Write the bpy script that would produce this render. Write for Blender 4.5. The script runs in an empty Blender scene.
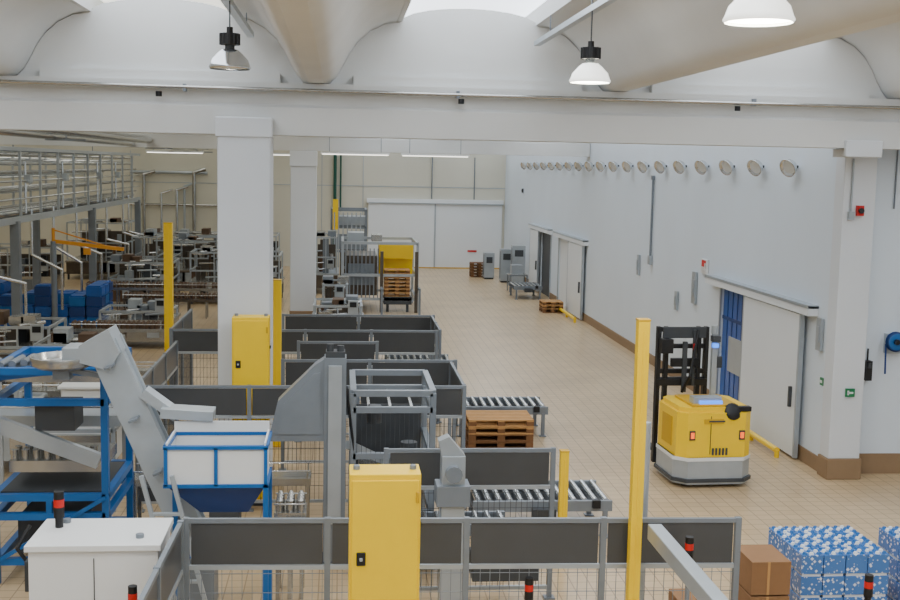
import bpy, bmesh, math, random
from mathutils import Vector, Matrix
random.seed(7)
R=random.random
def lin(c):
    return tuple(((v/255)/12.92 if v/255<=.04045 else ((v/255+.055)/1.055)**2.4) for v in c)+(1,)
M={}
def mat(name,col,rough=.5,metal=0.,var=.06,scale=3.,emis=0.,bump=0.,alpha=1.):
    m=bpy.data.materials.new(name); m.use_nodes=True; nt=m.node_tree; p=nt.nodes['Principled BSDF']
    c=lin(col)
    p.inputs['Roughness'].default_value=rough; p.inputs['Metallic'].default_value=metal
    tc=nt.nodes.new('ShaderNodeTexCoord'); n=nt.nodes.new('ShaderNodeTexNoise'); n.inputs['Scale'].default_value=scale; n.inputs['Detail'].default_value=4
    nt.links.new(tc.outputs['Object'],n.inputs['Vector'])
    mx=nt.nodes.new('ShaderNodeMix'); mx.data_type='RGBA'
    mx.inputs[6].default_value=tuple(max(0,v*(1-var*1.6)) for v in c[:3])+(1,)
    mx.inputs[7].default_value=tuple(min(1,v*(1+var)) for v in c[:3])+(1,)
    nt.links.new(n.outputs['Fac'],mx.inputs[0]); nt.links.new(mx.outputs[2],p.inputs['Base Color'])
    if emis:
        p.inputs['Emission Color'].default_value=c; p.inputs['Emission Strength'].default_value=emis
    if bump:
        b=nt.nodes.new('ShaderNodeBump'); b.inputs['Strength'].default_value=bump; b.inputs['Distance'].default_value=.01
        nt.links.new(n.outputs['Fac'],b.inputs['Height']); nt.links.new(b.outputs['Normal'],p.inputs['Normal'])
    p.inputs['Alpha'].default_value=alpha
    M[name]=m; return m
mat('wallw',(218,227,235),.5,0,.05,.4,bump=.05)
mat('wallback',(207,204,188),.6,0,.09,.3)
mat('concrete',(214,215,213),.7,0,.07,.8,bump=.15)
mat('colpaint',(214,218,222),.5,0,.03,1.)
mat('skirt',(142,116,86),.6,0,.08,4)
mat('doorw',(226,230,232),.4,0,.02,1)
mat('yellow',(247,205,0),.38,0,.04,3)
mat('yellowd',(205,160,5),.5,0,.06,3)
mat('orange',(214,146,40),.5)
mat('grey',(124,132,140),.38,.2,.1,4)
mat('greyl',(170,178,184),.3,.35,.08,4)
mat('greyd',(62,66,70),.5,.1,.1,4)
mat('panel',(70,72,74),.32,0,.12,2)
mat('steel',(180,180,176),.26,.85,.12,6)
mat('steeld',(92,84,75),.38,.5,.2,6)
mat('alu',(215,218,220),.16,.92,.04,5)
mat('black',(16,17,20),.5,0,.1,5)
mat('blue',(14,96,165),.38,0,.06,3)
mat('blued',(14,56,120),.45,0,.1,2)
mat('bluec',(14,84,165),.5,0,.2,8)
mat('white',(226,228,227),.45,0,.03,2)
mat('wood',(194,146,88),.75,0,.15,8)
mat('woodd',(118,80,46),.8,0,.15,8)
mat('card',(142,104,68),.8,0,.1,6)
mat('brown',(94,72,54),.7,0,.25,6)
mat('red',(200,25,20),.4)
mat('green',(10,120,70),.4)
mat('greend',(20,80,65),.5)
mat('bluel',(50,130,255),.3,emis=2)
mat('orangel',(255,100,20),.3,emis=1.5)
mat('lampglow',(255,252,240),.3,emis=20)
mat('lampshade',(248,248,242),.3,0,.02,3,emis=1.6)
mat('tube',(255,252,240),.3,emis=3)
mat('sky',(236,243,252),.5,0,.01,1,emis=3.0)
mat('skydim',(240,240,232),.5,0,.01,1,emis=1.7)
mat('curtain',(34,88,170),.3,0,.12,3)
mat('dark',(26,28,32),.8)
def packmat():
    m=bpy.data.materials.new('packwrap'); m.use_nodes=True; nt=m.node_tree; p=nt.nodes['Principled BSDF']
    tc=nt.nodes.new('ShaderNodeTexCoord'); v=nt.nodes.new('ShaderNodeTexVoronoi'); v.inputs['Scale'].default_value=19; v.distance='MANHATTAN'
    nt.links.new(tc.outputs['Object'],v.inputs['Vector'])
    cr=nt.nodes.new('ShaderNodeValToRGB'); e=cr.color_ramp.elements
    e[0].position=.3; e[0].color=lin((222,230,240)); e[1].position=.55; e[1].color=lin((66,116,182))
    nt.links.new(v.outputs['Distance'],cr.inputs['Fac']); nt.links.new(cr.outputs['Color'],p.inputs['Base Color'])
    p.inputs['Roughness'].default_value=.22; M['pack']=m
packmat()
def floormat():
    m=bpy.data.materials.new('floor_tiles'); m.use_nodes=True; nt=m.node_tree; p=nt.nodes['Principled BSDF']
    tc=nt.nodes.new('ShaderNodeTexCoord'); b=nt.nodes.new('ShaderNodeTexBrick')
    b.offset=0; b.inputs['Scale'].default_value=1; b.inputs['Brick Width'].default_value=.24; b.inputs['Row Height'].default_value=.24
    b.inputs['Mortar Size'].default_value=.009; b.inputs['Mortar Smooth'].default_value=.3
    b.inputs['Color1'].default_value=lin((203,178,140)); b.inputs['Color2'].default_value=lin((195,169,130)); b.inputs['Mortar'].default_value=lin((150,124,92))
    nt.links.new(tc.outputs['Object'],b.inputs['Vector'])
    n=nt.nodes.new('ShaderNodeTexNoise'); n.inputs['Scale'].default_value=.45; n.inputs['Detail'].default_value=6
    nt.links.new(tc.outputs['Object'],n.inputs['Vector'])
    mx=nt.nodes.new('ShaderNodeMix'); mx.data_type='RGBA'; mx.blend_type='MULTIPLY'; mx.inputs[0].default_value=.5
    nt.links.new(b.outputs['Color'],mx.inputs[6])
    cr=nt.nodes.new('ShaderNodeValToRGB'); cr.color_ramp.elements[0].position=.3; cr.color_ramp.elements[0].color=(.6,.56,.51,1); cr.color_ramp.elements[1].position=.62
    nt.links.new(n.outputs['Fac'],cr.inputs['Fac']); nt.links.new(cr.outputs['Color'],mx.inputs[7])
    nt.links.new(mx.outputs[2],p.inputs['Base Color']); p.inputs['Roughness'].default_value=.3
    M['floor']=m
floormat()

class B:
    def __init__(s,name): s.n=name; s.bm=bmesh.new(); s.ms=[]; s.T=Matrix.Identity(4)
    def mi(s,m):
        if m not in s.ms: s.ms.append(m)
        return s.ms.index(m)
    def add(s,vs,fs,m,smooth=False):
        k=s.mi(m); v=[s.bm.verts.new(s.T@Vector(p)) for p in vs]
        for f in fs:
            try:
                q=s.bm.faces.new([v[i] for i in f]); q.material_index=k; q.smooth=smooth
            except ValueError: pass
    def b(s,x0,x1,y0,y1,z0,z1,m):
        vs=[(x,y,z) for x in(x0,x1) for y in(y0,y1) for z in(z0,z1)]
        s.add(vs,[(0,1,3,2),(4,6,7,5),(0,4,5,1),(2,3,7,6),(0,2,6,4),(1,5,7,3)],m)
    def bc(s,c,sz,m):
        s.b(c[0]-sz[0]/2,c[0]+sz[0]/2,c[1]-sz[1]/2,c[1]+sz[1]/2,c[2]-sz[2]/2,c[2]+sz[2]/2,m)
    def bar(s,p0,p1,w,h,m,up=(0,0,1)):
        p0=Vector(p0);p1=Vector(p1);d=(p1-p0).normalized();up=Vector(up)
        if abs(d.dot(up))>.99: up=Vector((0,1,0))
        a=d.cross(up).normalized(); u=a.cross(d)
        vs=[p+a*i*w/2+u*j*h/2 for p in(p0,p1) for i,j in((-1,-1),(1,-1),(1,1),(-1,1))]
        s.add(vs,[(0,1,2,3),(7,6,5,4),(0,4,5,1),(1,5,6,2),(2,6,7,3),(3,7,4,0)],m)
    def c(s,p0,p1,r,m,n=10,r2=None,cap=True):
        p0=Vector(p0);p1=Vector(p1);r2=r if r2 is None else r2
        d=(p1-p0).normalized(); up=Vector((0,0,1)) if abs(d.z)<.9 else Vector((1,0,0))
        a=d.cross(up).normalized(); u=a.cross(d); vs=[]
        for p,rr in((p0,r),(p1,r2)):
            for i in range(n):
                t=2*math.pi*i/n; vs.append(p+(a*math.cos(t)+u*math.sin(t))*rr)
        s.add(vs,[(i,(i+1)%n,n+(i+1)%n,n+i) for i in range(n)],m,True)
        if cap:
            s.add(vs[:n],[tuple(range(n))[::-1]],m); s.add(vs[n:],[tuple(range(n))],m)
    def rev(s,o,ax,prof,m,n=20):
        o=Vector(o);d=Vector(ax).normalized(); up=Vector((0,0,1)) if abs(d.z)<.9 else Vector((1,0,0))
        a=d.cross(up).normalized(); u=a.cross(d); vs=[]
        for h,r in prof:
            for i in range(n):
                t=2*math.pi*i/n; vs.append(o+d*h+(a*math.cos(t)+u*math.sin(t))*r)
        fs=[(k*n+i,k*n+(i+1)%n,(k+1)*n+(i+1)%n,(k+1)*n+i) for k in range(len(prof)-1) for i in range(n)]
        s.add(vs,fs,m,True)
    def prism(s,pts,ax,a0,a1,m,smooth=False):
        def P(p,a): return {'x':(a,p[0],p[1]),'y':(p[0],a,p[1]),'z':(p[0],p[1],a)}[ax]
        n=len(pts); vs=[P(p,a0) for p in pts]+[P(p,a1) for p in pts]
        s.add(vs,[(i,(i+1)%n,n+(i+1)%n,n+i) for i in range(n)],m,smooth)
        s.add(vs[:n],[tuple(range(n))],m); s.add(vs[n:],[tuple(range(n))],m)
    def pipe(s,pts,r,m,n=8):
        for p,q in zip(pts,pts[1:]): s.c(p,q,r,m,n)
        for p in pts[1:-1]: s.rev(Vector(p)-Vector((0,0,r)),(0,0,1),[(0,.001),(r*.5,r*.87),(r,r),(r*1.5,r*.87),(2*r,.001)],m,n)
    def done(s,loc=None,bevel=0,rz=0,sc=1):
        bm=s.bm
        if loc is None:
            xs=[v.co for v in bm.verts]
            lo=[min(v[i] for v in xs) for i in range(3)];hi=[max(v[i] for v in xs) for i in range(3)]
            o=Vector(((lo[0]+hi[0])/2,(lo[1]+hi[1])/2,lo[2])); bmesh.ops.translate(bm,verts=bm.verts,vec=-o)
        else: o=Vector(loc)
        if sc!=1: bmesh.ops.scale(bm,verts=bm.verts,vec=(sc,sc,sc))
        bmesh.ops.recalc_face_normals(bm,faces=bm.faces)
        me=bpy.data.meshes.new(s.n); bm.to_mesh(me); bm.free()
        for m in s.ms: me.materials.append(M[m])
        ob=bpy.data.objects.new(s.n,me); ob.location=o; ob.rotation_euler=(0,0,rz); bpy.context.collection.objects.link(ob)
        if bevel:
            md=ob.modifiers.new('bevel','BEVEL'); md.width=bevel; md.segments=2; md.limit_method='ANGLE'; md.angle_limit=.9
        return ob

# ---------------- ROOM ----------------
YB=62.2; XL=-22; XR=8.9; YN=-8
o=B('floor'); o.b(XL-.3,16.3,YN-.3,YB+.3,-.2,0,'floor'); o.done((0,0,0))
o=B('ceiling'); o.b(XL-.3,16.3,YN-.3,YB+.3,8.9,9.1,'concrete'); o.done()
o=B('wall_back'); o.b(XL,16,YB,YB+.3,0,8.9,'wallback')
o.b(-14,8.9,YB-.02,YB,4.35,4.39,'greyl'); 
for x in(-11,-6,-1,1.2): o.b(x-.02,x+.02,YB-.02,YB,0,6,'greyl')
o.done()
o=B('wall_left'); o.b(XL-.3,XL,YN,YB,0,8.9,'wallback'); o.done()
o=B('wall_near'); o.b(XL,16,YN-.3,YN,0,8.9,'wallw'); o.done()
o=B('wall_right')
ops=[(24.1,26.0,2.8),(43.4,46.2,2.7),(48.0,50.4,2.7)]
y=20.0
for a,b_,h in ops:
    o.b(XR,XR+.3,y,a,0,8.9,'wallw'); o.b(XR,XR+.3,a,b_,h,8.9,'wallw'); y=b_
o.b(XR,XR+.3,y,YB,0,8.9,'wallw'); o.done()
o=B('wall_side_return'); o.b(9.2,16.3,20.0,20.3,0,8.9,'wallw'); o.done()
o=B('wall_right_near'); o.b(16,16.3,YN,20,0,8.9,'wallw'); o.done()
o=B('baseboard_right')
y=20.0
for a,b_,h in ops: o.b(XR-.03,XR,y,a,0,.28,'skirt'); y=b_
o.b(XR-.03,XR,y,YB,0,.28,'skirt'); o.done()
o=B('baseboard_side_return'); o.b(9.45,16,19.97,20,0,.38,'skirt'); o.done()
wx=[-20.4,-15.4,-10.4,-5.4,-.4,4.6,9.6,14.6]
prof=[(.12,6.8),(.22,6.84),(.32,6.95),(.42,7.12),(.52,7.32),(.66,7.52),(.86,7.7),(1.1,7.82),(1.35,7.88)]
o=B('ceiling_precast_vault')
for yb in (19.4,41.2):
    o.prism([(yb-.3,5.95),(yb+.3,5.95),(yb+.3,6.4),(yb+.2,6.45),(yb+.2,6.78),(yb-.2,6.78),(yb-.2,6.45),(yb-.3,6.4)],'x',XL,16 if yb<20 else XR-.02,'concrete')
    o.prism([(yb-.34,6.68),(yb+.3,6.68),(yb+.3,6.79),(yb-.34,6.79)],'x',XL,16 if yb<20 else XR-.02,'concrete')
n=len(prof)
for x in wx:
    y0,y1=YN,YB
    for sg in(1,-1):
        p=[(x+sg*a,z) for a,z in prof]
        vs=[(q[0],y0,q[1]) for q in p]+[(q[0],y1,q[1]) for q in p]
        o.add(vs,[(i,i+1,n+i+1,n+i) for i in range(n-1)],'concrete',True)
        o.b(x+sg*1.35-.04,x+sg*1.35+.04,y0,y1,7.86,8.15,'concrete')
    o.b(x-.12,x+.12,y0,y1,6.8,6.83,'concrete')
    o.b(x-1.33,x+1.33,y0,y1,8.1,8.15,'concrete')
for i in range(len(wx)-1):
    x0=wx[i]+1.39;x1=wx[i+1]-1.39;xc=(x0+x1)/2;hw=(x1-x0)/2
    for yb in(19.4,41.2):
        L=[(wx[i]+a,z-.02) for a,z in prof]; Rr=[(wx[i+1]-a,z-.02) for a,z in prof][::-1]
        arc2=[(xc-(hw+.04)*math.cos(math.pi*j/10),7.84+.26*math.sin(math.pi*j/10)) for j in range(11)]
        poly=[(wx[i]+.12,6.79)]+L[1:-1]+arc2+Rr[1:-1]+[(wx[i+1]-.12,6.79)]
        o.prism(poly,'y',yb-.05,yb+.05,'concrete'); 
        o.b(xc-1.9,xc+1.9,yb-.2,yb-.05,6.79,6.95,'concrete')
o.done()
k=0
for i in range(len(wx)-1):
    x0=wx[i]+1.39;x1=wx[i+1]-1.39;xc=(x0+x1)/2;hw=(x1-x0)/2
    k+=1; o=B('window_%d'%k)
    N=10; arc=[(xc+hw*math.cos(t),8.14+.45*math.sin(t)) for t in [math.pi*j/N for j in range(N+1)]]
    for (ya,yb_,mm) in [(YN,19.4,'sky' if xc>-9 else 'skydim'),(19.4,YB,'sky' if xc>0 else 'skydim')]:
        vs=[(a,ya,z) for a,z in arc]+[(a,yb_,z) for a,z in arc]
        o.add(vs,[(j,j+1,N+2+j,N+1+j) for j in range(N)],mm,True)
    o.done()
o=B('conduit_pipe'); o.c((-20,18.98,6.74),(15.9,18.98,6.62),.03,'steel',8)
for x in [-6.5,-2.5,1.9,6.9,10]: o.bc((x,19.03,6.67),(.05,.14,.12),'grey')
for x in [-2.9,1.95,6.6]: o.c((x,18.95,6.6),(x,18.95,6.52),.05,'black',8)
o.done()
o=B('concrete_column'); x=-1.55; o.b(x-.42,x+.42,18.8,19.08,0,6.2,'colpaint'); o.b(x-.42,x+.42,19.08,19.7,0,5.94,'colpaint'); o.b(x-.45,x+.45,18.77,19.09,5.9,6.22,'colpaint'); o.b(x-.44,x+.44,18.78,19.72,0,.3,'skirt'); o.done(bevel=.02)
o=B('concrete_column'); x=-1.3; o.b(x-.45,x+.45,40.85,41.55,0,5.94,'colpaint'); o.b(x-.48,x+.48,40.8,40.9,5.4,5.94,'colpaint'); o.b(x-.47,x+.47,40.83,41.57,0,.3,'skirt'); o.done(bevel=.02)
o=B('wall_pillar'); o.b(8.83,9.42,19.62,20.0,.38,5.94,'colpaint'); o.b(8.55,9.2,19.0,19.09,5.8,6.08,'colpaint'); o.b(8.6,9.2,19.09,19.66,5.8,5.94,'colpaint'); o.b(8.80,9.45,19.58,20,0,.38,'skirt'); o.done(bevel=.012)
for (x,y) in [(0.5,40.6),(3.3,40.6),(-7,50),(-3,50)]:
    o=B('fluorescent_fixture'); o.b(x-1.2,x+1.2,y-.1,y+.1,5.86,5.93,'white'); o.b(x-1.15,x+1.15,y-.06,y+.06,5.83,5.86,'tube'); 
    o.c((x-.9,y,5.93),(x-.9,y,6.8),.012,'grey',6); o.c((x+.9,y,5.93),(x+.9,y,6.8),.012,'grey',6); o.done()
for x in(3.2,-1.46):
    o=B('lamp_cable_tray'); o.b(x-.05,x+.05,2,19.1,7.5,7.53,'greyl'); o.b(x-.05,x-.04,2,19.1,7.53,7.58,'greyl'); o.b(x+.04,x+.05,2,19.1,7.53,7.58,'greyl')
    for y in range(3,19,3): o.c((x+.02,y,7.53),(x+.02,y,7.75 if x<0 else 8.0),.01,'grey',6)
    o.done()
def bay(x,y,z,lit=1):
    o=B('high_bay_lamp')
    sh='lampshade' if lit else 'alu'
    o.rev((x,y,z),(0,0,1),[(0,.25),(.02,.265),(.05,.25),(.12,.225),(.2,.15),(.24,.1)],sh,28)
    o.rev((x,y,z),(0,0,1),[(.02,.24),(.03,.001)],'lampglow' if lit else 'white',24)
    o.c((x,y,z+.24),(x,y,z+.3),.06,'greyd',12); o.c((x,y,z+.3),(x,y,z+.44),.12,'black',16)
    for i in range(12):
        t=i*math.pi/6; o.bar((x+.12*math.cos(t),y+.12*math.sin(t),z+.3),(x+.12*math.cos(t),y+.12*math.sin(t),z+.44),.02,.02,'black')
    o.c((x,y,z+.44),(x,y,z+.52),.04,'black',8); o.c((x,y,z+.5),(x,y,7.5),.01,'greyd',6)
    o.done()
    l=bpy.data.lights.new('lamp_light','SPOT'); l.energy=350 if lit else 60; l.spot_size=2.4; l.shadow_soft_size=.2; l.color=(1,.95,.87)
    lo=bpy.data.objects.new('lamp_light',l); lo.location=(x,y,z-.03); bpy.context.collection.objects.link(lo)
for (x,y,z,l) in [(-1.40,14.9,6.66,0),(3.16,14.7,6.6,1),(3.09,8.5,6.61,1),(-1.46,8.4,6.75,1)]: bay(x,y,z,l)
for i in range(19):
    y=21.9+1.83*i; x=8.66; z=5.63; s=.86
    o=B('wall_spot_lamp'); ax=Vector((-.7,-.35,-.35))
    o.rev((x+.08,y,z),ax,[(-.12*s,.05*s),(-.09*s,.12*s),(-.02*s,.18*s),(.08*s,.215*s),(.1*s,.22*s),(.1*s,.2*s),(0,.14*s)],'alu',18)
    o.rev((x+.08,y,z),ax,[(.04*s,.19*s),(.05*s,.001)],'white',18)
    o.c((x+.13,y,z),(8.9,y,z),.03,'greyd',8); o.done()

# ---------------- DOORS right wall -----------
def sdoor(k,p0,p1,h0,h1,o0,o1,h,mt):
    o=B('door_%d'%k)
    o.b(8.74,8.82,p0,p1,.06,h+.03,'doorw'); 
    for y in(p0,p1): o.b(8.735,8.825,y-.03,y+.03,.04,h+.05,'greyl')
    o.b(8.70,8.90,h0,h1,h+.06,h+.24,'doorw'); o.b(8.69,8.90,h0,h1,h+.2,h+.26,'greyl')
    o.b(8.68,8.74,p0+.2,p0+.26,1,1.4,'greyd')
    o.b(8.95,8.99,o0,o1,0,h,mt)
    o.b(8.86,8.9,o0-.06,o0,0,h,'greyl'); o.b(8.86,8.9,o1,o1+.06,0,h,'greyl'); 
    if mt=='curtain':
        n=6
        for i in range(1,n): yy=o0+(o1-o0)*i/n; o.b(8.94,8.95,yy-.015,yy+.015,0,h,'blued')
        o.b(8.93,8.95,o0+.4,o1-.5,.95,1.75,'greyl'); o.b(8.93,8.95,o0,o1,2.1,2.18,'blued'); 
    o.done()
sdoor(1,21.0,24.1,20.55,26.7,24.1,26.0,2.8,'curtain')
sdoor(2,41.0,43.6,40.7,46.6,43.4,46.2,2.7,'doorw')
sdoor(3,50.4,52.6,47.8,52.9,48.0,50.4,2.7,'greyd')
o=B('door_4')
o.b(1.5,5.1,YB-.14,YB-.04,.05,3.5,'doorw'); o.b(5.1,8.75,YB-.1,YB-.02,.05,3.5,'doorw'); o.b(1.4,8.8,YB-.22,YB,3.5,3.72,'doorw')
o.b(5.06,5.14,YB-.15,YB-.14,.05,3.5,'greyl'); o.b(1.5,8.8,YB-.24,YB-.22,3.47,3.52,'greyl'); o.b(6.9,7.4,YB-.13,YB-.1,.9,1.0,'red'); o.b(1.5,8.75,YB-.16,YB-.02,0,.05,'yellowd'); o.done()
for (y0,y1,x) in [(21.2,24,8.5),(40.5,43.5,8.45)]:
    o=B('floor_guard_rail'); o.c((x,y0,.14),(x,y1,.14),.06,'yellow',10)
    for y in(y0,(y0+y1)/2,y1): o.c((x,y,0),(x,y,.15),.05,'yellow',8)
    o.done()
o=B('wall_conduit'); o.c((8.85,32.2,3.0),(8.85,32.2,5.3),.035,'grey',8); o.bc((8.84,32.2,2.95),(.08,.2,.25),'greyl'); o.bc((8.84,32.2,5.3),(.08,.12,.12),'grey'); o.done()
for (x,y,z,s,m) in [(8.87,27.3,3.2,(.04,.5,.35),'white'),(8.87,27.3,3.25,(.06,.3,.2),'red'),(8.86,29.5,2.1,(.06,.2,.5),'greyl'),(8.86,28.0,2.6,(.06,.3,.8),'greyl'),(8.86,33.5,2.7,(.06,.2,.6),'greyl'),(8.86,20.35,2.55,(.06,.2,.6),'greyl'),(8.87,56,4.4,(.05,.3,.2),'greyd')]:
    o=B('wall_switch_box' if m!='red' else 'fire_sign'); o.bc((x,y,z),s,m); o.bc((x-s[0]/2-.01,y,z),(.02,s[1]*.6,s[2]*.5),m); o.done()
o=B('exit_sign'); o.bc((9.16,19.6,1.6),(.17,.03,.15),'green'); o.bc((9.16,19.58,1.6),(.1,.01,.035),'white'); o.bc((9.12,19.58,1.6),(.03,.01,.08),'white'); o.done()
o=B('exit_sign'); o.bc((8.87,20.15,1.7),(.03,.14,.14),'green'); o.bc((8.85,20.15,1.7),(.01,.08,.05),'white'); o.done()
o=B('fire_alarm_siren'); o.bc((9.13,19.58,4.87),(.12,.08,.18),'red'); o.c((9.13,19.54,4.87),(9.13,19.5,4.87),.05,'black',10); o.done()
o=B('pillar_conduit'); o.c((8.97,19.6,4.85),(8.97,19.6,5.78),.02,'greyl',6); o.bc((8.97,19.58,4.78),(.1,.08,.14),'greyl'); o.done()
o=B('hose_reel'); o.bc((10.08,19.94,2.45),(.3,.12,.36),'greyl'); o.rev((10.06,19.88,2.5),(0,-1,0),[(0,.001),(0,.15),(.03,.17),(.1,.17),(.12,.15),(.1,.06),(.1,.001)],'blue',20)
for i in range(3): o.rev((10.06,19.84-.03*i,2.5),(0,-1,0),[(0,.15),(.012,.185),(.024,.15)],'blued',20)
o.c((10.06,19.78,2.5),(10.06,19.72,2.5),.05,'black',10); o.c((9.9,19.85,2.45),(9.92,19.85,1.9),.018,'blued',8); o.done()
o=B('wall_phone_box'); o.bc((9.62,19.93,1.95),(.12,.14,.36),'black'); o.bc((9.62,19.85,2.05),(.06,.03,.1),'greyd'); o.c((9.62,19.95,2.1),(9.62,19.95,2.35),.015,'black',6); o.done()
o=B('wall_cable'); o.c((10.25,19.97,2.8),(10.25,19.97,8.0),.02,'greyd',6); o.c((9.95,19.97,4.9),(9.95,19.97,6.2),.015,'grey',6); o.done()

# ---------------- FENCES ----------------
def fence(p0,p1,top=2.0,ph=.48,sp=1.5,mesh=True,name='safety_fence',ws=.07,wm='greyd'):
    o=B(name); p0=Vector(p0+(0,)); p1=Vector(p1+(0,)); L=(p1-p0).length; d=(p1-p0)/L; n=max(1,round(L/sp))
    U=lambda t,z: p0+d*t+Vector((0,0,z))
    for i in range(n+1):
        t=L*i/n; o.bar(U(t,0),U(t,top+.03),.06,.06,'grey'); q=U(t,0); o.bc((q.x,q.y,.01),(.14,.14,.02),'grey')
    for z in(top,top-ph,.15): o.bar(U(0,z),U(L,z),.045,.045,'greyl' if z!=top else 'grey')
    for i in range(n):
        a=L*i/n+.05; b_=L*(i+1)/n-.05
        o.bar(U(a,top-ph/2),U(b_,top-ph/2),.02,ph-.06,'panel')
    if mesh:
        k=int(L/ws)
        for i in range(k): o.bar(U(L*(i+.5)/k,.15),U(L*(i+.5)/k,top-ph),.006,.006,wm)
        for z in(.4,.6,.8,1.0,1.2,1.4): o.bar(U(0,z),U(L,z),.006,.006,wm)
    return o.done()
fence((-1.5,11.3),(4.1,11.15),top=1.95,ws=.1,wm='grey'); fence((-1.54,11.2),(-1.62,7.3),top=1.95,ws=.1,wm='grey')
fence((.6,14.1),(2.72,14.1),top=1.95); fence((-3.1,18.0),(2.0,18.0)); fence((-1.0,20.45),(2.1,20.45)); fence((-.8,22.6),(.75,22.6))
fence((-3.5,24.2),(2.07,24.2)); fence((-1.3,26.7),(2.2,26.7)); fence((-3.5,24.3),(-3.5,27.5)); fence((-3.15,18.1),(-3.15,22.5))
fence((2.0,18.1),(2.0,20.3),mesh=False);fence((2.15,24.3),(2.15,26.6),mesh=False)
o=B('support_beam'); o.b(3.08,3.22,8.2,10.9,1.84,2.0,'greyl'); o.b(3.08,3.22,8.2,8.34,0,1.84,'greyl'); o.done(bevel=.01)
def ypost(x,y,w,h):
    o=B('yellow_safety_post'); o.b(x-w/2,x+w/2,y-w/2,y+w/2,.02,h,'yellow'); o.b(x-w/2-.07,x+w/2+.07,y-w/2-.07,y+w/2+.07,0,.02,'yellowd')
    o.b(x-w/2-.005,x+w/2+.005,y-w/2-.005,y+w/2+.005,h,h+.02,'yellowd'); o.b(x-w*.1,x+w*.1,y-w/2-.008,y-w/2,.4,h-.1,'yellow'); o.done(bevel=.005)
ypost(2.98,11.0,.115,4.03); ypost(-4.15,28.4,.2,4.0); ypost(-1.22,22.3,.2,3.25); ypost(3.25,16.0,.12,1.45)
o=B('grey_post'); o.c((3.25,11.7,0),(3.25,11.7,2.85),.05,'greyl',12); o.c((3.25,11.7,0),(3.25,11.7,.03),.12,'greyl',12); o.done()
def ycab(x,y,w,d,h):
    o=B('yellow_control_cabinet'); o.b(x-w/2,x+w/2,y-d/2,y+d/2,.1,h,'yellow'); o.b(x-w/2+.03,x+w/2-.03,y-d/2+.03,y+d/2-.03,0,.1,'greyd')
    o.b(x-w/2+.02,x+w/2-.02,y-d/2-.015,y-d/2,.15,h-.05,'yellow'); o.bc((x-w*.33,y-d/2-.02,h-.75),(.08,.02,.12),'black'); o.bc((x-w*.33,y-d/2-.035,h-.75),(.03,.02,.03),'greyl'); o.bc((x+w*.5+.01,y,h-.5),(.02,.05,.05),'black')
    for z in(.5,h-.2): o.bc((x+w/2-.03,y-d/2-.02,z),(.03,.02,.1),'yellowd')
    for sx in(-1,1): o.rev((x+sx*w*.4,y,h-.01),(0,0,1),[(0,.03),(.05,.03),(.05,.001)],'grey',8)
    o.done(bevel=.008)
ycab(.41,9.9,.62,.35,2.84); ycab(-1.40,18.4,.58,.35,3.07)

# ---------------- CONVEYORS / PALLETS -------
def roller(x0,x1,y0,y1,z,sp=.16,name='roller_conveyor'):
    o=B(name)
    for y in(y0,y1): o.b(x0,x1,y-.03,y+.03,z-.14,z+.02,'grey')
    n=int((x1-x0)/sp)
    for i in range(n): x=x0+(x1-x0)*(i+.5)/n; o.c((x,y0+.03,z),(x,y1-.03,z),.045,'alu',10)
    o.b(x0,x1,y0+.1,y1-.1,z-.14,z-.1,'greyd')
    for x in(x0+.1,x1-.1):
        for y in(y0,y1): o.bc((x,y,z/2-.06),(.07,.07,z-.12),'grey'); o.bc((x,y,.01),(.14,.14,.02),'grey')
    o.bc(((x0+x1)/2,y0-.1,z-.15),(.35,.14,.16),'greyd'); o.bc((x1-.25,y0-.06,z-.02),(.12,.06,.12),'black')
    o.done()
def pallet(x,y,z,n=1,nm='wooden_pallet_stack',w=1.2,d=.8,rz=0,m='wood',m2='woodd'):
    o=B(nm)
    for k in range(n):
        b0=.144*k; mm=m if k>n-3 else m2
        for i in range(3):
            yy=-d/2+.05+(d-.1)*i/2
            o.bc((0,yy,b0+.011),(w,.1,.022),mm)
            for j in range(3): o.bc((-w/2+.07+(w-.14)*j/2,yy,b0+.06),(.14,.1,.078),'woodd')
        for j in range(3): o.bc((-w/2+.07+(w-.14)*j/2,0,b0+.105),(.14,d,.018),mm)
        for i in range(7): o.bc((0,-d/2+.05+(d-.1)*i/6,b0+.125),(w,.09,.02),mm)
    return o.done((x,y,z),rz=rz)
roller(2.4,4.3,23.0,24.0,.6); roller(2.0,4.1,16.5,17.6,.55)
roller(.4,2.3,14.8,15.35,.75)
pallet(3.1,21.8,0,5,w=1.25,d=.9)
roller(1.2,2.9,29.2,30.2,.5)
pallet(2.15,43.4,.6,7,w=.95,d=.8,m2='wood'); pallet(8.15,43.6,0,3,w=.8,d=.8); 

def frame(o,x0,x1,y0,y1,z0,z1,w,m,mids=()):
    for x in(x0,x1):
        for y in(y0,y1): o.b(x-w/2,x+w/2,y-w/2,y+w/2,z0,z1,m)
    for z in (z1,)+tuple(mids):
        for y in(y0,y1): o.b(x0,x1,y-w/2,y+w/2,z-w/2,z+w/2,m)
        for x in(x0,x1): o.b(x-w/2,x+w/2,y0,y1,z-w/2,z+w/2,m)
o=B('palletizer_machine')
o.b(-.2,.1,15.4,15.75,.05,2.9,'grey'); o.b(-.3,.2,15.3,15.85,0,.05,'greyd'); o.b(-.14,.04,15.36,15.4,.6,2.8,'greyl')
o.b(-.18,.08,15.42,15.7,2.9,2.98,'greyd'); o.c((-.12,15.5,2.98),(-.12,15.5,3.08),.05,'greyd'); o.c((.02,15.5,2.98),(.02,15.5,3.06),.05,'greyd')
o.prism([(-.2,2.88),(-.2,1.75),(-.95,1.75),(-.82,2.3),(-.32,2.8)],'y',15.42,15.7,'grey')
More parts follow.
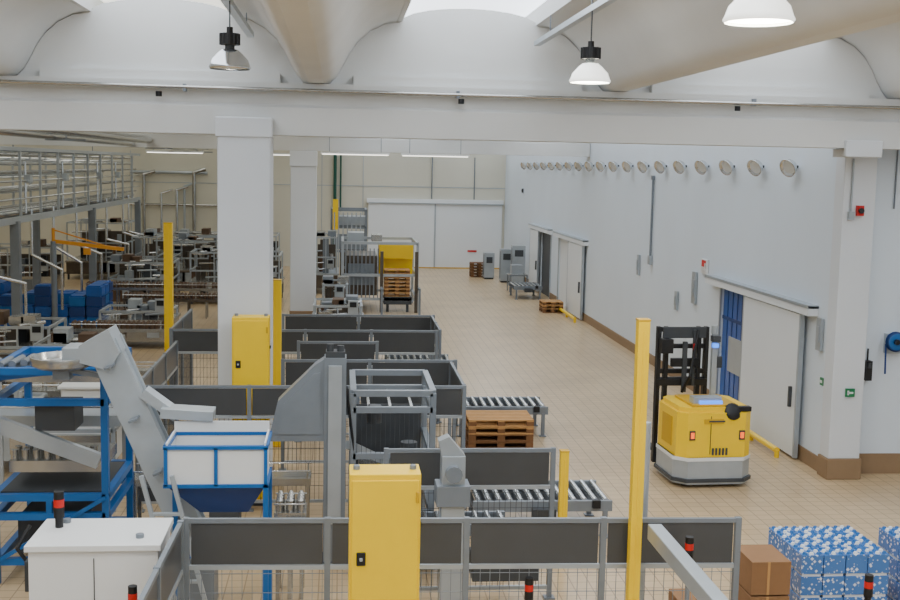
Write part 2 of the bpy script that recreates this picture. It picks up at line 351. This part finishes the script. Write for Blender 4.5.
o.prism([(-.25,2.7),(-.25,1.85),(-.84,1.85),(-.74,2.27),(-.34,2.68)],'y',15.40,15.42,'grey')
frame(o,.2,1.3,15.6,17.2,.0,2.38,.085,'grey',(2.15,1.5,.7))
o.b(.25,1.25,17.15,17.18,.7,1.9,'greyd')
for i in range(3): o.b(.4+.3*i,.44+.3*i,15.7,17.1,2.1,2.15,'steel')
o.bar((.15,15.8,1.6),(.9,16.4,1.1),.18,.12,'greyl'); o.c((.5,15.9,2.15),(.5,15.9,1.9),.1,'greyd',12)
for i in range(16): o.b(.25+.065*i,.256+.065*i,15.56,15.566,.7,2.15,'greyd')
o.b(.3,1.2,15.9,16.8,1.05,1.2,'steel'); o.c((1.0,16.0,1.2),(1.0,16.0,1.6),.12,'greyd',12); o.b(.35,1.1,15.8,16.9,.1,.6,'greyd')
o.bar((.1,15.5,2.5),(.25,15.6,1.3),.03,.03,'black')
o.done(bevel=.006)
o=B('lift_drive_unit'); o.b(1.22,1.5,13.2,13.45,.02,2.1,'greyl'); o.b(1.16,1.56,13.15,13.5,1.5,1.75,'grey'); o.c((1.36,13.1,1.9),(1.36,13.35,1.9),.1,'grey',12); o.prism([(1.22,2.1),(1.5,2.1),(1.3,2.33),(1.18,2.28)],'y',13.22,13.42,'greyl'); o.b(1.1,1.6,13.1,13.55,0,.04,'greyd'); o.b(1.6,2.4,13.1,13.5,.6,.9,'greyd'); o.b(.4,1.15,13.1,13.5,.9,1.2,'greyd'); o.b(.5,.56,13.2,13.26,0,.9,'grey'); o.b(2.3,2.36,13.2,13.26,0,.6,'grey'); o.done(bevel=.006)
def bottle_line(x0,x1,y,z,name='bottle_conveyor',n2=3,mt='steel',bt='alu',fill=.85):
    o=B(name); o.b(x0,x1,y-.22,y+.22,z-.12,z-.02,mt); 
    for s in(-1,1): o.c((x0,y+s*.24,z+.1),(x1,y+s*.24,z+.1),.012,'alu',6)
    n=max(2,int((x1-x0)/1.0))
    for i in range(n+1):
        x=x0+.05+(x1-x0-.1)*i/n
        for s in(-1,1): o.b(x-.025,x+.025,y+s*.2-.025,y+s*.2+.025,0,z-.1,mt); o.b(x-.01,x+.01,y+s*.24-.01,y+s*.24+.01,z-.08,z+.1,mt)
    k=int((x1-x0)/.13)
    for i in range(k):
        for j in range(n2):
            if R()<fill:
                x=x0+.07+i*.13; yy=y-.13+j*.13; o.c((x,yy,z-.02),(x,yy,z+.12),.05,bt,8); o.c((x,yy,z+.12),(x,yy,z+.17),.05,bt,8,r2=.018)
    o.bc((x0+.3,y-.3,z-.2),(.3,.15,.2),'greyd')
    o.done()
bottle_line(-.8,-.4,14.4,1.15,bt='steel'); bottle_line(-3.0,-.4,16.9,.9,fill=.0)

# Elevator + hopper
o=B('inclined_elevator')
a=Vector((-2.85,14.2,3.3)); b_=Vector((-1.7,14.0,.75))
o.bar(a,b_,.3,.3,'greyl',up=(0,1,0)); 
for s in(-1,1):
    q=Vector((0,s*.16,0)); o.bar(a+q,b_+q,.38,.03,'greyl',up=(0,1,0))
d=(b_-a)
for t in(.1,.35,.6,.85): o.bar(a+d*t+Vector((-.05,-.19,-.02)),a+d*t+Vector((.05,-.19,.02)),.36,.03,'grey',up=(1,0,0))
o.b(-3.3,-2.75,13.95,14.4,3.1,3.25,'greyl'); o.prism([(-3.1,3.28),(-2.75,3.48),(-2.62,3.2),(-2.75,2.98),(-3.1,3.08)],'y',13.93,14.42,'greyl')
o.rev((-3.35,14.2,3.0),(0,0,1),[(-.03,.02),(-.02,.3),(.02,.37),(.12,.38),(.12,.36),(.03,.34),(.0,.02)],'steel',28)
o.bar((-3.3,14.2,2.95),(-2.75,14.2,2.85),.08,.06,'grey'); o.b(-3.45,-3.25,14.1,14.3,2.84,2.98,'grey'); o.bar((-3.35,14.35,2.86),(-3.35,14.9,2.8),.06,.06,'blue')
o.bar((-2.35,14.0,2.72),(-1.95,14.0,2.42),.26,.12,'greyl'); o.bar((-2.12,13.9,2.5),(-1.5,13.9,2.46),.32,.12,'greyl')
for x in(-2.12,-1.78): 
    o.bar((x-.1,12.98,1.95),(x+.38,12.98,0),.05,.05,'greyl')
for z in(.3,.7,1.1,1.5): o.bar((-1.79-.24*z+.05,12.98,z),(-1.4-.24*z,12.98,z),.04,.04,'greyl')
o.b(-1.95,-1.5,13.8,14.3,0,.6,'grey'); o.done(bevel=.004)
o=B('blue_framed_hopper')
x0,x1,y0,y1=-1.96,-.83,13.08,13.8
o.b(x0,x1,y0,y0+.02,1.8,2.25,'white');o.b(x0,x1,y1-.02,y1,1.8,2.4,'white');o.b(x0,x0+.02,y0,y1,1.8,2.3,'white');o.b(x1-.02,x1,y0,y1,1.8,2.3,'white')
for z in(1.8,2.25):
    for y in(y0,y1): o.b(x0-.03,x1+.03,y-.03,y+.03,z-.02,z+.02,'blue')
    for x in(x0,x1): o.b(x-.03,x+.03,y0,y1,z-.02,z+.02,'blue')
for x in(x0,(x0+x1)/2,x1):
    o.b(x-.02,x+.02,y0-.03,y0,1.8,2.25,'blue')
vs=[(x0,y0,1.8),(x1,y0,1.8),(x1,y1,1.8),(x0,y1,1.8),(-1.6,13.3,1.42),(-1.05,13.3,1.42),(-1.05,13.6,1.42),(-1.6,13.6,1.42)]
o.add(vs,[(0,1,5,4),(1,2,6,5),(2,3,7,6),(3,0,4,7),(4,5,6,7)],'blued')
o.b(-1.5,-1.15,13.3,13.6,1.1,1.42,'greyd')
for x in(x1,):
    for y in(y0,y1): o.b(x-.03,x+.03,y-.03,y+.03,0,1.8,'blue')
o.b(x0-.03,x0+.03,y1-.03,y1+.03,0,1.8,'blue'); o.b(x0,x1,y1-.03,y1+.03,.7,.76,'blue')
o.done()
o=B('blue_conveyor_platform')
frame(o,-4.4,-3.0,14.9,16.6,0,2.8,.09,'blue',(2.4,1.15,.9,.3)); 
o.bar((-4.4,14.85,.3),(-3.0,14.85,1.15),.05,.05,'blue'); o.b(-3.75,-3.68,14.86,14.93,0,1.15,'blue')
o.b(-4.9,-3.05,15.1,15.6,2.62,2.7,'steel'); 
for y in(15.05,15.65): o.bar((-4.9,y,2.66),(-3.0,y,2.88),.05,.14,'blue' if y<15.5 else 'greyl')
for i in range(12): o.c((-4.8+.15*i,15.1,2.78+.018*i),(-4.8+.15*i,15.6,2.78+.018*i),.05,'grey',8)
o.b(-4.35,-3.05,15.0,16.5,1.15,1.2,'greyd'); o.b(-4.9,-3.0,15.9,16.4,1.85,2.0,'greyl'); o.b(-4.3,-3.1,15.2,16.2,1.4,1.55,'steel')
for y in(15.9,16.4): o.c((-4.9,y,2.12),(-3,y,2.12),.015,'alu',6)
for i in range(8):
    for j in range(2): o.c((-4.25+.14*i,15.3+.2*j,1.55),(-4.25+.14*i,15.3+.2*j,1.68),.05,'steel',8)
o.b(-4.2,-3.3,15.2,16.2,.3,.8,'greyd'); o.b(-3.9,-3.4,15.0,15.5,2.0,2.35,'greyd'); o.bar((-4.4,15,2.1),(-3.1,15,1.6),.1,.2,'greyl')
o.done()
o=B('blue_post_frame'); frame(o,-4.2,-3.95,12.5,12.9,0,2.9,.08,'blue',(1.6,)); o.done()
o=B('clear_roof_guard')
o.b(-5.2,-3.5,18.0,18.9,2.3,2.34,'greyl'); frame(o,-5.2,-3.5,18.0,18.9,0,2.3,.06,'greyl',(1.3,)); o.b(-5.1,-3.6,18.1,18.8,.9,1.2,'steel'); o.b(-5.0,-3.7,18.2,18.7,1.2,1.7,'white'); o.done()
def beacon(o,x,y,z,s=1):
    o.c((x,y,z),(x,y,z+.08*s),.03*s,'black',10); o.c((x,y,z+.08*s),(x,y,z+.16*s),.04*s,'black',12); o.c((x,y,z+.16*s),(x,y,z+.22*s),.04*s,'red',12); o.c((x,y,z+.22*s),(x,y,z+.28*s),.038*s,'black',12)
o=B('white_electrical_cabinet')
o.b(-2.9,-1.70,10.8,11.6,.1,1.82,'white'); o.b(-2.93,-1.67,10.77,11.63,1.82,1.88,'white'); o.b(-2.85,-1.8,10.85,11.55,0,.1,'greyd')
o.b(-2.3,-2.29,10.79,10.8,.15,1.75,'greyd'); o.bc((-2.2,10.78,1.2),(.04,.04,.2),'black')
o.bc((-2.95,11.1,1.5),(.08,.2,.3),'greyd'); o.pipe([(-2.98,11.1,1.6),(-3.08,11.1,1.75),(-2.98,11.2,1.95)],.02,'black')
o.rev((-1.9,11.0,1.88),(0,0,1),[(0,.04),(.04,.04),(.04,.001)],'grey',8); o.rev((-2.7,11.5,1.88),(0,0,1),[(0,.04),(.04,.04),(.04,.001)],'grey',8)
beacon(o,-2.74,11.35,1.88,1.3); o.done(bevel=.01)
for (x,y,h) in [(3.5,10.85,1.62),(5.22,10.5,1.33),(-1.85,10.3,1.4),(1.9,10.9,1.2)]:
    o=B('beacon_light_pole'); o.c((x,y,0),(x,y,h),.025,'grey',8); o.c((x,y,0),(x,y,.02),.1,'grey',12); beacon(o,x,y,h-.05,1.1); o.done()
o=B('white_machine_cabinet'); o.b(-4.9,-4.0,20.6,21.4,.1,1.45,'white'); o.b(-4.95,-3.95,20.55,21.45,1.45,1.5,'white'); o.b(-4.8,-4.1,20.7,21.3,0,.1,'greyd'); o.bc((-4.5,20.58,.8),(.3,.03,.4),'greyl'); o.done(bevel=.01)

# ---------------- AGV ----------------
o=B('automated_guided_forklift')
def octo(w,d,c): return [(-w+c,-d),(w-c,-d),(w,-d+c),(w,d-c),(w-c,d),(-w+c,d),(-w,d-c),(-w,-d+c)]
o.prism(octo(.68,.62,.2),'z',.06,.52,'greyl'); o.prism(octo(.71,.65,.2),'z',.1,.16,'greyd'); o.prism(octo(.69,.63,.2),'z',.46,.52,'white')
o.prism(octo(.65,.6,.14),'z',.52,1.28,'yellow'); o.prism(octo(.6,.55,.14),'z',1.28,1.36,'yellow'); o.b(-.4,.4,-.5,.4,1.36,1.4,'yellowd')
for x in(-.42,.45): o.bc((x,-.61,.9),(.06,.04,.1),'orangel'); o.bc((x,-.605,.9),(.1,.03,.16),'greyd')
o.bc((-.1,-.605,.9),(.01,.02,.65),'greyd'); o.bc((-.05,-.61,1.14),(.34,.02,.08),'yellowd'); o.bc((0,-.62,1.14),(.28,.01,.03),'greyd')
for i in range(5): o.bc((-.05+.06*i,-.605,.62),(.035,.02,.12),'greyd')
o.bc((-.655,0,.9),(.01,.5,.5),'yellowd')
o.rev((.28,-.42,1.22),(.1,-.9,.5),[(0,.14),(.16,.15),(.2,.1),(.2,.001)],'black',16); o.bc((-.1,-.3,1.45),(.5,.2,.12),'greyl'); o.bc((-.05,-.42,1.42),(.4,.05,.06),'bluel'); o.bc((.5,-.5,1.33),(.24,.12,.08),'black')
o.bc((.67,-.1,.85),(.03,.15,.3),'black'); 
for x in(-.6,-.46,.14,.28): o.b(x-.035,x+.035,.72,.84,.1,2.55,'black')
for z in(1.6,1.75,2.2,2.5): o.b(-.6,.28,.74,.82,z-.04,z+.04,'black')
o.b(-.62,.3,.68,.74,1.5,1.62,'black'); o.b(-.55,.25,.7,.73,2.35,2.55,'greyd'); o.b(-.2,-.12,.6,.66,1.4,2.3,'greyd'); o.b(-.62,-.4,.55,.7,2.1,2.35,'black'); o.b(.0,.05,.66,.7,1.5,2.5,'greyd'); o.bc((.02,.64,2.2),(.05,.03,.12),'red')
o.b(-.4,.1,.62,.7,1.85,2.0,'black')
for x in(-.35,.1): o.b(x-.06,x+.06,.85,1.95,.12,.18,'black')
o.pipe([(-.2,.6,1.4),(-.1,.5,1.7),(0,.6,2.1),(.1,.7,2.5)],.025,'black')
o.b(.18,.27,.2,.28,1.38,2.5,'greyl'); o.c((.22,.24,2.5),(.22,.24,2.64),.06,'greyl',12); o.bc((.22,.18,2.3),(.1,.08,.07),'bluel'); o.bc((.22,.18,2.42),(.14,.14,.1),'greyd'); o.bc((.32,.24,2.0),(.1,.06,.2),'greyd')
for x in(-.45,.45):
    for y in(-.4,.4): o.c((x-.05,y,.09),(x+.05,y,.09),.09,'black',14)
o.done((6.53,19.75,0),bevel=.012,rz=math.radians(3),sc=1.04)

# ---------------- shrink wrapped pallets -------
def packs(x,y,nx,ny,nz):
    o=B('shrink_wrapped_bottle_pallet')
    w=nx*.265; d=ny*.265; H=.255
    for i in range(3):
        o.b(x,x+w,y+(d-.1)*i/2,y+(d-.1)*i/2+.1,0,.1,'woodd')
    o.b(x,x+w,y,y+d,.1,.14,'wood')
    for k in range(nz):
        for i in range(nx):
            for j in range(ny):
                X=x+i*.265;Y=y+j*.265;Z=.15+k*H
                o.b(X+.006,X+.259,Y+.006,Y+.259,Z,Z+.22,'pack')
                if k==nz-1:
                    for a in range(3):
                        for c in range(3): o.c((X+.05+a*.082,Y+.05+c*.082,Z+.22),(X+.05+a*.082,Y+.05+c*.082,Z+.245),.03,'white' if (a+c)%2 else 'blue',8,r2=.02)
                elif (i==0 or j==0 or i==nx-1 or j==ny-1): o.b(X+.02,X+.245,Y+.02,Y+.245,Z+.22,Z+H,'white')
    o.done()
packs(5.32,12.35,4,4,4); packs(6.72,12.3,4,4,4)
o=B('cardboard_carton_stack'); 
for k in range(3): o.b(4.6,5.05,12.0,12.6,.01+k*.4,.39+k*.4,'card'); o.b(4.78,4.81,11.995,12.0,.01+k*.4,.39+k*.4,'wood')
for k in range(2): o.b(3.75,4.3,11.8,12.3,.01+k*.4,.39+k*.4,'card')
o.done(bevel=.01)

# ---------------- LEFT: elevated walkway with pipes ----------------
o=B('elevated_pipe_walkway')
for x in(-9.0,-11.0):
    o.b(x-.05,x+.05,26,53,3.68,3.86,'greyl')
    for z in(4.35,4.85): o.c((x,26,z),(x,53,z),.03,'alu',8)
    o.b(x-.05,x+.05,26,53,5.7,5.8,'greyl')
    y=27
    while y<=53: o.b(x-.035,x+.035,y-.035,y+.035,3.75,5.8,'greyl'); y+=2.2
y=27
while y<=53:
    for z in(3.75,5.75): o.b(-11,-9,y-.05,y+.05,z-.05,z+.05,'grey')
    y+=2.2
o.b(-10.95,-9.9,26,53,3.82,3.85,'greyl')
for x,z,r in[(-9.3,3.95,.09),(-9.6,4.0,.1),(-9.3,5.35,.07),(-9.7,5.4,.1),(-10.2,5.35,.08),(-9.15,5.1,.05),(-9.2,4.6,.05),(-9.3,5.58,.05),(-10.6,5.0,.1),(-10.8,4.5,.08),(-9.15,4.15,.04)]: o.c((x,26,z),(x,52.9,z),r,'alu' if r>.06 else 'steel',10)
for y in(33,43,52.5): 
    for x in(-9,-11): o.b(x-.12,x+.12,y-.12,y+.12,0,3.75,'grey')
for y in(31,35,37.5,41,46,49.5,51): 
    xx=-9.15+R()*.1; o.pipe([(xx,y,4.0),(xx,y,2.4+R()*.4),(xx+.8,y+.2,2.2),(xx+.8,y+.2,1.0)],.04,'alu')
for y in(29,34.5,39,44.5,48): o.c((-9.1,y,3.9),(-9.1,y,5.4),.04,'alu',8); o.bc((-9.0,y,4.9),(.16,.3,.24),'greyl')
o.done()
o=B('ceiling_duct_run')
for x,z in[(-12,5.7),(-12.6,5.4),(-7.2,6.1),(-6.6,6.2)]: o.c((x,24,z),(x,60,z),.13,'alu',12)
for y in(30,45,59): o.b(-12.7,-11.9,y-.03,y+.03,5.2,5.25,'grey'); o.b(-12.3,-12.26,y-.03,y+.03,5.2,6.8,'grey'); o.b(-7.4,-6.4,y-.03,y+.03,5.95,6.0,'grey'); o.b(-6.9,-6.87,y-.03,y+.03,6,7.2,'grey')
o.done()
o=B('wall_pipes')
for x,m,r in[(-10.3,'steel',.09),(-9.4,'alu',.06),(-8.6,'alu',.08),(-8.2,'greyl',.06),(-7.7,'steel',.1),(-6.1,'greyl',.07),(-5.6,'steel',.08),(-4.6,'alu',.05)]:
    z=3.6+R()*1.5; o.pipe([(x,YB-.25,0),(x,YB-.25,z),(x+.6,YB-.25,z+.2)],r,m); 
o.c((-11,YB-.2,3.2),(-5,YB-.2,3.2),.06,'steel',8); o.c((-11,YB-.2,4.9),(-7,YB-.2,4.9),.08,'greyl',8)
o.c((-.3,YB-.2,1),(-.3,YB-.2,6),.09,'greend',10); o.c((.0,YB-.2,3),(.0,YB-.2,6),.05,'greend',10); o.c((4.9,YB-.1,3.75),(4.9,YB-.1,6),.03,'grey',8); o.c((7.2,YB-.1,3.75),(7.2,YB-.1,6),.03,'grey',8)
o.done()
o=B('jib_crane'); x=-8.7; o.c((x,36,0),(x,36,3.0),.09,'grey',12); o.bar((x,36,3.0),(-6.6,36,2.78),.1,.11,'orange'); o.bar((x,36,3.35),(-7.0,36,2.83),.04,.04,'orange'); o.b(-7.8,-7.6,35.93,36.07,2.6,2.8,'orange'); o.c((x,36,3.0),(x,36,3.4),.05,'orange',10); o.c((x,36,0),(x,36,.03),.25,'grey',12); o.done()
o=B('blue_crate_stacks')
for i in range(9):
    for j in range(3):
        h=random.choice([3,4,4,5])
        for k in range(h):
            x=-12.0+i*.52; y=36.4+j*.6; o.b(x,x+.48,y,y+.55,k*.32,k*.32+.28,random.choice(['blued','bluec','blue'])); o.b(x+.03,x+.43,y+.03,y+.52,k*.32+.28,k*.32+.32,'bluec')
o.done()
def machine(name,x0,x1,y0,y1,h,seed,base='steeld',acc='steel'):
    rr=random.Random(seed); o=B(name); w=x1-x0; d=y1-y0
    for x in(x0+.08,x1-.08):
        for y in(y0+.08,y1-.08): o.c((x,y,0),(x,y,.25),.05,'greyd',8)
    o.b(x0,x1,y0,y1,.25,.8,base); o.b(x0-.05,x1+.05,y0-.05,y1+.05,.8,.87,acc)
    for i in range(int(w*1.5)+1):
        x=x0+.1+(w-.5)*rr.random(); o.b(x,x+.35,y0-.03,y0,.35,.75,rr.choice(['steel','greyl','grey','steeld']))
    frame(o,x0+.05,x1-.05,y0+.05,y1-.05,.87,h,.06,'greyl',(h*.65,))
    n=max(2,int(w/.7))
    for i in range(n+1):
        x=x0+.05+(w-.1)*i/n; o.b(x-.02,x+.02,y0+.03,y0+.08,.87,h,'greyl')
    o.b(x0+.1,x1-.1,y1-.12,y1-.1,.87,h*.8,'steeld')
    for i in range(int(w*6)):
        x=x0+.2+rr.random()*(w-.4); y=y0+.2+rr.random()*(d-.4); z1=1.1+rr.random()*(h-1.1)
        if rr.random()<.55: o.c((x,y,.87),(x,y,z1),.03+.09*rr.random(),rr.choice(['steel','brown','greyl','alu','steel','steeld']),10)
        else: a=.08+.13*rr.random(); o.b(x-a,x+a,y-a,y+a,.87,z1,rr.choice(['steel','brown','greyl','grey','steeld','dark','greyd']))
    for i in range(int(w*3)):
        x=x0+rr.random()*w*.7; z=1.0+rr.random()*(h-1); o.c((x,y0+.1,z),(x+w*.3,y0+.15,z+.02),.03,rr.choice(['steel','alu','greyl']),8)
    for i in range(3):
        x=x0+rr.random()*w*.7; o.c((x,y0+d*rr.random(),h),(x+w*.3,y0+d*.5,h+.02),.05,'steel',8)
        o.b(x,x+.35,y0+d*.3,y0+d*.6,h,h+.12+.2*rr.random(),rr.choice(['grey','steel','brown','greyl']))
    o.bc((x1-.3,y0-.06,1.3),(.3,.1,.4),'greyl'); o.bc((x1-.3,y0-.12,1.38),(.2,.02,.15),'dark')
    o.done()
machine('bottle_filling_machine',-8.7,-7.6,49,52,2.3,1); machine('bottle_rinsing_machine',-7.2,-5.2,50,53,2.1,2,'brown')
machine('labelling_machine',-8.6,-6.2,43.5,45.5,1.7,3,'brown'); machine('capping_machine',-5.8,-3.9,45,47,2.0,4,'steel')
machine('packing_machine',-12.5,-9.8,54,57,2.6,5); machine('shrink_wrap_machine',-3.7,-2.3,45,47.5,1.9,6,'greyd')
machine('carton_erector',-2.9,-2.0,33,35,1.5,7,'steeld'); machine('case_packer',-7.0,-4.9,34.0,35.6,1.1,8,'steel')
machine('tray_packer',-.8,.7,34,36,1.3,9,'greyd'); machine('crate_washer',-1.1,-.1,49,52,2.4,10,'steeld','greyl')
machine('inspection_machine',-8.6,-7.0,28.5,30.3,1.4,11,'greyl'); machine('buffer_table_machine',-6.9,-5.1,26.4,28.0,1.3,12,'white')
machine('pasteurizer_tunnel',-9.4,-3.0,55.5,58.5,2.0,13,'brown'); machine('depacking_machine',-13.9,-11.3,46.5,48.5,2.0,14,'steel'); machine('tank_skid',-13.2,-11.6,30,33,1.8,15,'brown')
machine('sorting_machine',-3.4,-2.5,37.0,39.0,1.3,16,'steeld'); machine('tray_loader',-.6,.3,38.2,40.0,1.5,17,'greyd'); machine('glue_unit',-6.6,-5.3,20.2,21.4,1.2,18,'greyl')
bottle_line(-8.8,-3.6,41.0,1.1,'bottle_conveyor',3,'steel','brown'); bottle_line(-7.1,-3.9,38.6,1.0,'bottle_conveyor',3,'steeld','brown'); bottle_line(-7.2,-4.6,31.6,1.0,'bottle_conveyor',3,'steel','brown'); bottle_line(-6.5,-3.4,23.0,1.0,'bottle_conveyor',3,'steel','alu',.1); bottle_line(-7.5,-3.8,25.2,1.0,fill=.1)
o=B('far_palletizer')
frame(o,.1,2.9,43.0,46.0,0,2.6,.1,'greyl',(1.4,.5)); o.b(.2,1.4,43.3,45.8,.6,2.1,'steeld'); o.b(.3,1.3,43.2,43.3,1.0,1.8,'grey'); o.b(1.5,2.8,44.3,45.5,1.3,2.45,'yellow'); o.b(1.5,1.62,42.9,43.02,.0,2.3,'steeld'); o.b(2.8,2.92,42.85,42.97,0,2.3,'steeld'); o.b(1.5,2.8,43.95,44.1,1.95,2.5,'yellow')
for i in range(9): o.b(.2+.15*i,.24+.15*i,42.98,43.02,.5,2.4,'grey')
o.b(.3,.9,43.5,44.5,2.6,2.95,'greyl'); o.b(1.2,1.6,44,45,2.6,2.85,'steel'); o.b(1.65,2.7,42.95,43.8,.3,.58,'greyd'); o.b(1.75,1.85,43.1,43.2,0,.3,'greyd');o.b(2.5,2.6,43.1,43.2,0,.3,'greyd')
for x in(1.55,2.95): o.b(x-.04,x+.04,42.2,42.9,.9,.98,'grey'); o.b(x-.04,x+.04,42.2,42.28,0,.9,'grey')
o.done()
o=B('depalletizer_tower'); frame(o,-.4,1.2,53.5,55.5,0,3.4,.1,'grey',(2.6,1.5)); o.b(-.4,1.2,53.6,55.4,2.7,3.1,'greyl'); o.b(-.35,-.1,53.4,53.5,2.5,3.9,'yellow'); o.b(0,1.1,53.8,55.2,.2,1.6,'steeld'); o.b(-.3,1.1,53.4,53.5,1.6,2.3,'grey')
for i in range(7): o.b(-.3+.2*i,-.24+.2*i,53.38,53.44,.2,3.3,'greyl')
o.done()
for (x0,x1,y,h) in [(7.7,8.3,54.6,1.6),(7.1,7.6,56.2,1.3),(8.0,8.6,52.9,1.9)]:
    o=B('control_cabinet'); o.b(x0,x1,y,y+.6,.08,h,'greyl'); o.b(x0+.03,x1-.03,y+.03,y+.57,0,.08,'greyd'); o.b(x0+.1,x1-.1,y-.02,y,h-.5,h-.2,'greyd'); o.b(x0-.01,x0,y+.1,y+.5,.2,h-.1,'grey'); o.done(bevel=.01)
pallet(7.0,57.5,0,5,w=.9,d=.8,m='woodd')
roller(7.3,8.5,47.6,49.2,.55); 
o=B('parts_trolley'); o.b(7.5,8.3,50.3,51.1,.75,.8,'steel'); frame(o,7.52,8.28,50.32,51.08,0,.75,.05,'grey',(.3,)); o.b(7.6,8.1,50.4,50.9,.8,1.2,'greyl'); o.done()

# ---------------- CAMERA / WORLD ----------------
Yc=Vector((-.09457,.11607,-.98871)).normalized(); Zc=Vector((.01391,.99325,.11527)); Zc=(Zc-Yc*Zc.dot(Yc)).normalized(); Xc=Yc.cross(Zc)
rot=Matrix((Xc,Yc,Zc))@Matrix.Rotation(math.radians(.35),3,'Z')
cam=bpy.data.cameras.new('camera'); cam.lens=46; cam.sensor_width=36; cam.clip_end=300
co=bpy.data.objects.new('camera',cam); co.matrix_world=Matrix.Translation((0,0,5.5))@rot.to_4x4(); bpy.context.collection.objects.link(co); bpy.context.scene.camera=co
w=bpy.data.worlds.new('world'); bpy.context.scene.world=w; w.use_nodes=True; w.node_tree.nodes['Background'].inputs[0].default_value=(.8,.88,1,1); w.node_tree.nodes['Background'].inputs[1].default_value=.5
